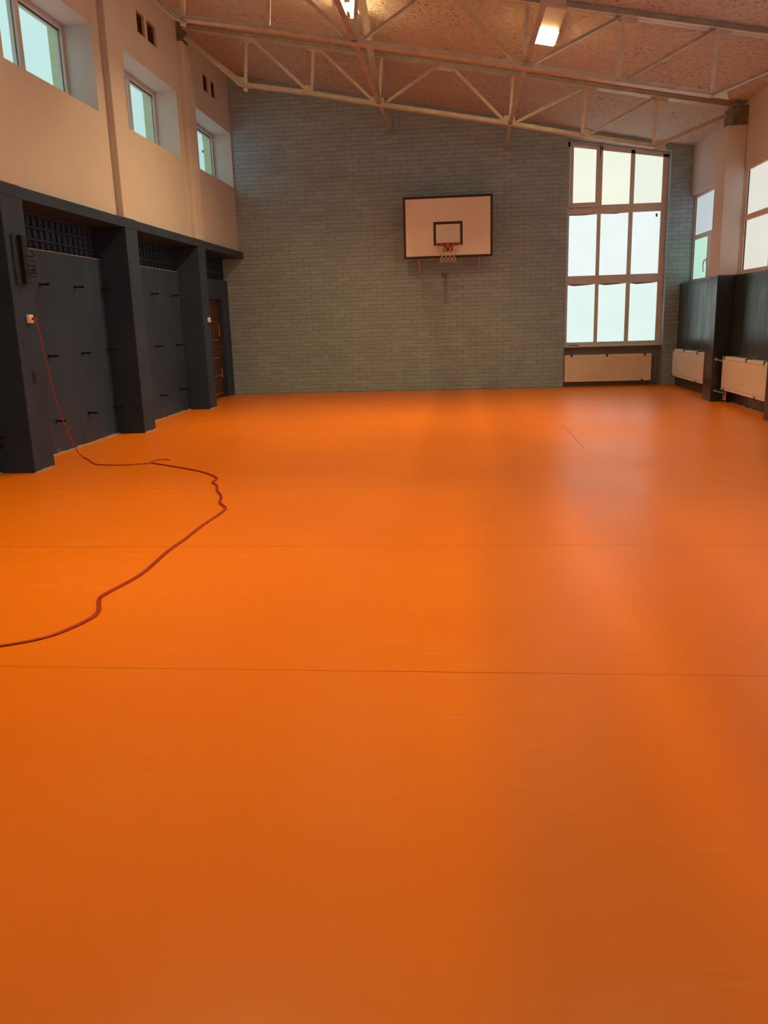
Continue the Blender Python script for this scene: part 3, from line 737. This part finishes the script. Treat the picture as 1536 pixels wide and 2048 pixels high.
def lamp_tubes(y, label, k=1.0, dx=0.0):
    t = thing('ceiling_lamp', (-1.47, y, ceil(-1.47)), label, 'ceiling lamp', None)
    slope_box(MB(), -1.62 + dx, -1.33 + dx, y - .70, y + .60, -.02, .05).build('housing', 'housing', t, bevel=.006)
    for x in (-1.535 + dx, -1.415 + dx):
        MB().tube([(x, y + .01, ceil(x) - .095), (x, y + .56, ceil(x) - .095)], .030, 12).build('light_tube', 'tube' if k > .5 else 'tubedim', t, smooth=True)
        e = MB(); e.box(x - .035, x + .035, y - .02, y + .01, ceil(x) - .13, ceil(x) - .03); e.box(x - .035, x + .035, y + .56, y + .585, ceil(x) - .13, ceil(x) - .03); e.build('lamp_holder', 'housing', t)
    for x in (-1.535 + dx, -1.415 + dx): beam(t, x, y + .285, .135, .035, WATT * k * .72)
    return t
lamp_panel(11.22, 'square glowing ceiling lamp with cream housing, right of the long brace', .94)
lamp_tubes(11.26, 'twin-tube glowing ceiling lamp at the top edge, left of centre', .9)
lamp_panel(8.30, 'glowing panel lamp overhead outside the frame, closest behind the two lit lamps', .16)
lamp_tubes(8.33, 'glowing twin-tube lamp overhead outside the frame, closest behind the two lit lamps', .16, -.10)
lamp_panel(4.00, 'glowing panel lamp overhead outside the frame, nearest the camera', .72)
lamp_tubes(4.00, 'glowing twin-tube lamp overhead outside the frame, nearest the camera', .95, -.10)


# ------------------------------------------------------------------ basketball backboard
bx0, bx1, bz0, bz1 = -1.09, .561, 2.492, 3.588; BY = D - .5
t = thing('basketball_backboard', (-.265, D - .001, 2.5), 'white basketball backboard with dark border, hoop and net on the brick wall', 'basketball hoop')
MB().box(bx0 + .01, bx1 - .01, BY, BY + .03, bz0 + .01, bz1 - .01).build('board', 'board', t)
def ringbox(mb, a, b, c, d, w_, y0, y1):
    mb.box(a, b, y0, y1, c, c + w_); mb.box(a, b, y0, y1, d - w_, d); mb.box(a, a + w_, y0, y1, c + w_, d - w_); mb.box(b - w_, b, y0, y1, c + w_, d - w_); return mb
ringbox(MB(), bx0, bx1, bz0, bz1, .042, BY - .006, BY + .034).build('border', 'dark', t, bevel=.003)
ringbox(MB(), -.533, .008, 2.713, 3.135, .046, BY - .004, BY).build('target_square', 'dark', t)
b = MB()
for x in (-.83, .31):
    b.box(x - .02, x + .02, D - .013, D - .001, 2.31, 3.5); b.tube([(x, D - .015, 2.36), (x, BY + .04, 2.62)], .012); b.tube([(x, D - .015, 3.35), (x, BY + .04, 3.35)], .012)
    b.box(x - .02, x + .02, BY + .03, BY + .06, 2.52, 3.5)
b.box(-.86, .34, BY + .035, BY + .06, 2.60, 2.64); b.box(-.86, .34, BY + .035, BY + .06, 3.33, 3.37)
b.build('wall_bracket', 'steel', t)
RC = Vector((-.262, BY - .375, 2.70)); RR = .228
MB().tube([RC + Vector((RR * math.cos(a), RR * math.sin(a), 0)) for a in [2 * PI * i / 40 for i in range(40)]], .011, 8, True).build('rim', 'red', t, smooth=True)
b = MB(); b.box(-.35, -.175, BY - .012, BY - .004, 2.60, 2.73)
b.box(-.335, -.19, BY - .16, BY - .012, 2.695, 2.705)
for x in (-.33, -.2): b.prism([(BY - .012, 2.60), (BY - .012, 2.695), (BY - .15, 2.695)], 'x', x, x + .008)
b.tube([(-.335, BY - .01, 2.70), (-.262 - RR * .95, BY - .33, 2.70)], .008, 6); b.tube([(-.19, BY - .01, 2.70), (-.262 + RR * .95, BY - .33, 2.70)], .008, 6)
b.build('rim_bracket', 'red', t)
b = MB(); NS = 12; lv = [(RR, -.010), (RR * .82, -.08), (RR * .66, -.15), (RR * .60, -.21), (RR * .61, -.265), (RR * .68, -.315)]
for i in range(NS):
    for sgn in (1, -1):
        pts = []
        for k, (r, dz_) in enumerate(lv):
            a = 2 * PI * (i + sgn * k * .5) / NS; pts.append(RC + Vector((r * math.cos(a), r * math.sin(a), dz_)))
        b.tube(pts, .0038, 5)
b.build('net', 'net', t)
t = tag(MB().box(-.345, -.307, D - .030, D, 1.655, 2.255).build('wall_rail', 'niche', bevel=.003), 'short vertical grey rail on the brick wall below the hoop', 'wall rail')
b = MB()
for z in (1.70, 2.2): b.tube([(-.326, D - .030, z), (-.326, D - .04, z)], .012, 6)
b.box(-.338, -.314, D - .0315, D - .029, 1.66, 2.25); b.build('rail_channel', 'niche', t)
tag(MB().tube([(-.386, D, 2.235), (-.386, D - .05, 2.235), (-.386, D - .05, 2.195)], .008, 6).build('wall_bolt', 'black'), 'tiny black bolt in the brick beside the grey rail', 'bolt')

# ------------------------------------------------------------------ hook rail, sockets, cable
t = thing('hook_rail', (XF, 7.9, 1.85), 'upright black rail with hooks on the nearest left pillar', 'hook rail')
MB().box(XF, XF + .022, 7.76, 7.96, 1.845, 2.305).build('backing_board', 'railwood', t, bevel=.003)
b = MB(); b.box(XF + .022, XF + .070, 7.835, 7.845, 1.85, 2.30); b.box(XF + .022, XF + .072, 7.845, 7.925, 1.85, 2.30); b.build('rail', 'black', t, bevel=.003)
for z in (2.205, 2.115, 2.03, 1.985, 1.955, 1.925):
    k = MB(); k.tube(smooth_path([(XF + .07, 7.90, z), (XF + .10, 7.90, z - .014), (XF + .135, 7.90, z - .010), (XF + .145, 7.90, z + .014), (XF + .125, 7.90, z + .032), (XF + .105, 7.90, z + .028)], 4), .0045, 6); k.build('hook', 'black', t, smooth=True)
def wall_box(y, z, label, sw):
    t = thing('wall_switch' if sw else 'wall_socket', (XF, y, z), label, 'light switch' if sw else 'socket')
    MB().box(XF, XF + .035, y - .042, y + .042, z - .042, z + .042).build('plate', 'socket', t, bevel=.008)
    if sw: MB().box(XF + .035, XF + .042, y - .022, y + .022, z - .03, z + .03).build('rocker', 'socket', t, bevel=.002)
    else: MB().tube([(XF + .035, y, z), (XF + .040, y, z)], .028, 20).build('socket_well', 'socket', t)
    return t
wall_box(7.905, 1.512, 'white socket on the nearest left pillar with an orange plug in it', False)
wall_box(13.765, 1.485, 'small white light switch on the pillar beside the brown door', True)
t = tag(MB().box(XF, XF + .006, 7.855, 7.905, .88, 1.0).build('broken_outlet', 'black', bevel=.002), 'ragged black outlet hole in the nearest left pillar below the socket', 'outlet hole')
b = MB()
for i in range(7):
    z = .885 + i * .016; b.tube([(XF + .006, 7.862 + .01 * (i % 2), z), (XF + .014, 7.885, z + .008), (XF + .006, 7.90, z)], .004, 5)
b.build('wires', 'clip', t)
t = thing('extension_cable', (XF + .05, 7.905, 1.512), 'red-orange cable plugged into the pillar socket, trailing across the orange floor', 'cable')
MB().tube([(XF + .04, 7.905, 1.512), (XF + .070, 7.905, 1.512), (XF + .085, 7.905, 1.506)], .014, 10).build('plug', 'cable', t, bevel=.003)
r = .0055
hang = [(XF + .085, 7.905, 1.506), (-4.205, 7.86, 1.49), (-4.20, 7.885, 1.42), (-4.20, 7.905, 1.33), (-4.20, 7.94, 1.165), (-4.20, 7.985, 1.004), (-4.20, 8.01, .851), (-4.20, 8.063, .692), (-4.205, 8.15, .50), (-4.215, 8.27, .318), (-4.235, 8.45, .105), (-4.235, 8.56, .02), (-4.10, 8.42, r), (-3.887, 8.121, r), (-3.70, 8.05, r), (-3.521, 8.036, r), (-3.274, 8.137, r)]
MB().tube(smooth_path(hang, 8), r, 8).build('hanging_run', 'cable', t, smooth=True)
path = [(-3.274, 8.137), (-3.002, 7.941), (-2.613, 7.638), (-2.40, 7.40), (-2.297, 7.214), (-2.285, 7.05), (-2.205, 6.909), (-2.13, 6.68), (-2.02, 6.425), (-1.965, 6.20), (-1.867, 6.02), (-1.852, 5.836), (-1.875, 5.45), (-1.877, 5.119), (-1.889, 4.773), (-1.876, 4.33), (-1.937, 3.98), (-1.925, 3.877), (-1.863, 3.735), (-1.85, 3.622), (-1.90, 3.463), (-1.969, 3.356), (-2.111, 3.264), (-2.4, 3.15), (-2.9, 3.05)]
for off, nm in ((0, 'floor_run'), (.013, 'floor_run')):
    pp = smooth_path([(x + off, y + off * .4, r) for x, y in path], 6)
    MB().tube(pp, r, 8).build(nm, 'cable', t, smooth=True)
MB().tube(smooth_path([(-3.274, 8.137, r), (-3.30, 8.20, r), (-3.26, 8.275, .016), (-3.16, 8.29, .016), (-3.13, 8.285, r)], 6), r, 8).build('loose_loop', 'cable', t, smooth=True)

# ------------------------------------------------------------------ sky outside
W = bpy.data.worlds.new('overcast'); S.world = W; W.use_nodes = True
nt = W.node_tree; bg = nt.nodes['Background']
tc = nt.nodes.new('ShaderNodeTexCoord'); sp = nt.nodes.new('ShaderNodeSeparateXYZ'); nt.links.new(tc.outputs['Generated'], sp.inputs[0])
r_ = ramp(nt, sp.outputs[2], [(0.0, (0.50, 0.78, 0.76)), (0.5, (0.70, 0.95, 0.93)), (1.0, (0.80, 1.0, 1.0))])
nt.links.new(r_.outputs[0], bg.inputs[0]); bg.inputs[1].default_value = 1.12

# ------------------------------------------------------------------ camera
cam = bpy.data.cameras.new('camera'); co = bpy.data.objects.new('camera', cam); C.objects.link(co)
F_PX, PITCH, YAW, ROLL = 1618.0631, .2332, .1015, -.0304
cy, sy_, cpp, spp = math.cos(YAW), math.sin(YAW), math.cos(PITCH), math.sin(PITCH)
F = Vector((-sy_ * cpp, cy * cpp, -spp)); Rt = Vector((cy, sy_, 0)); U = Rt.cross(F)
c_, s_ = math.cos(ROLL), math.sin(ROLL)
R2 = c_ * Rt + s_ * U; U2 = -s_ * Rt + c_ * U
mw = Matrix(((R2.x, U2.x, -F.x, 0), (R2.y, U2.y, -F.y, 0), (R2.z, U2.z, -F.z, 1.40), (0, 0, 0, 1)))
co.matrix_world = mw
cam.sensor_fit = 'VERTICAL'; cam.sensor_height = 36; cam.lens = F_PX / 2048 * 36; cam.clip_start = .05; cam.clip_end = 200
S.camera = co
S.view_settings.view_transform = 'Standard'; S.view_settings.look = 'None'; S.view_settings.gamma = 1; S.view_settings.exposure = 0
S.view_settings.use_curve_mapping = False
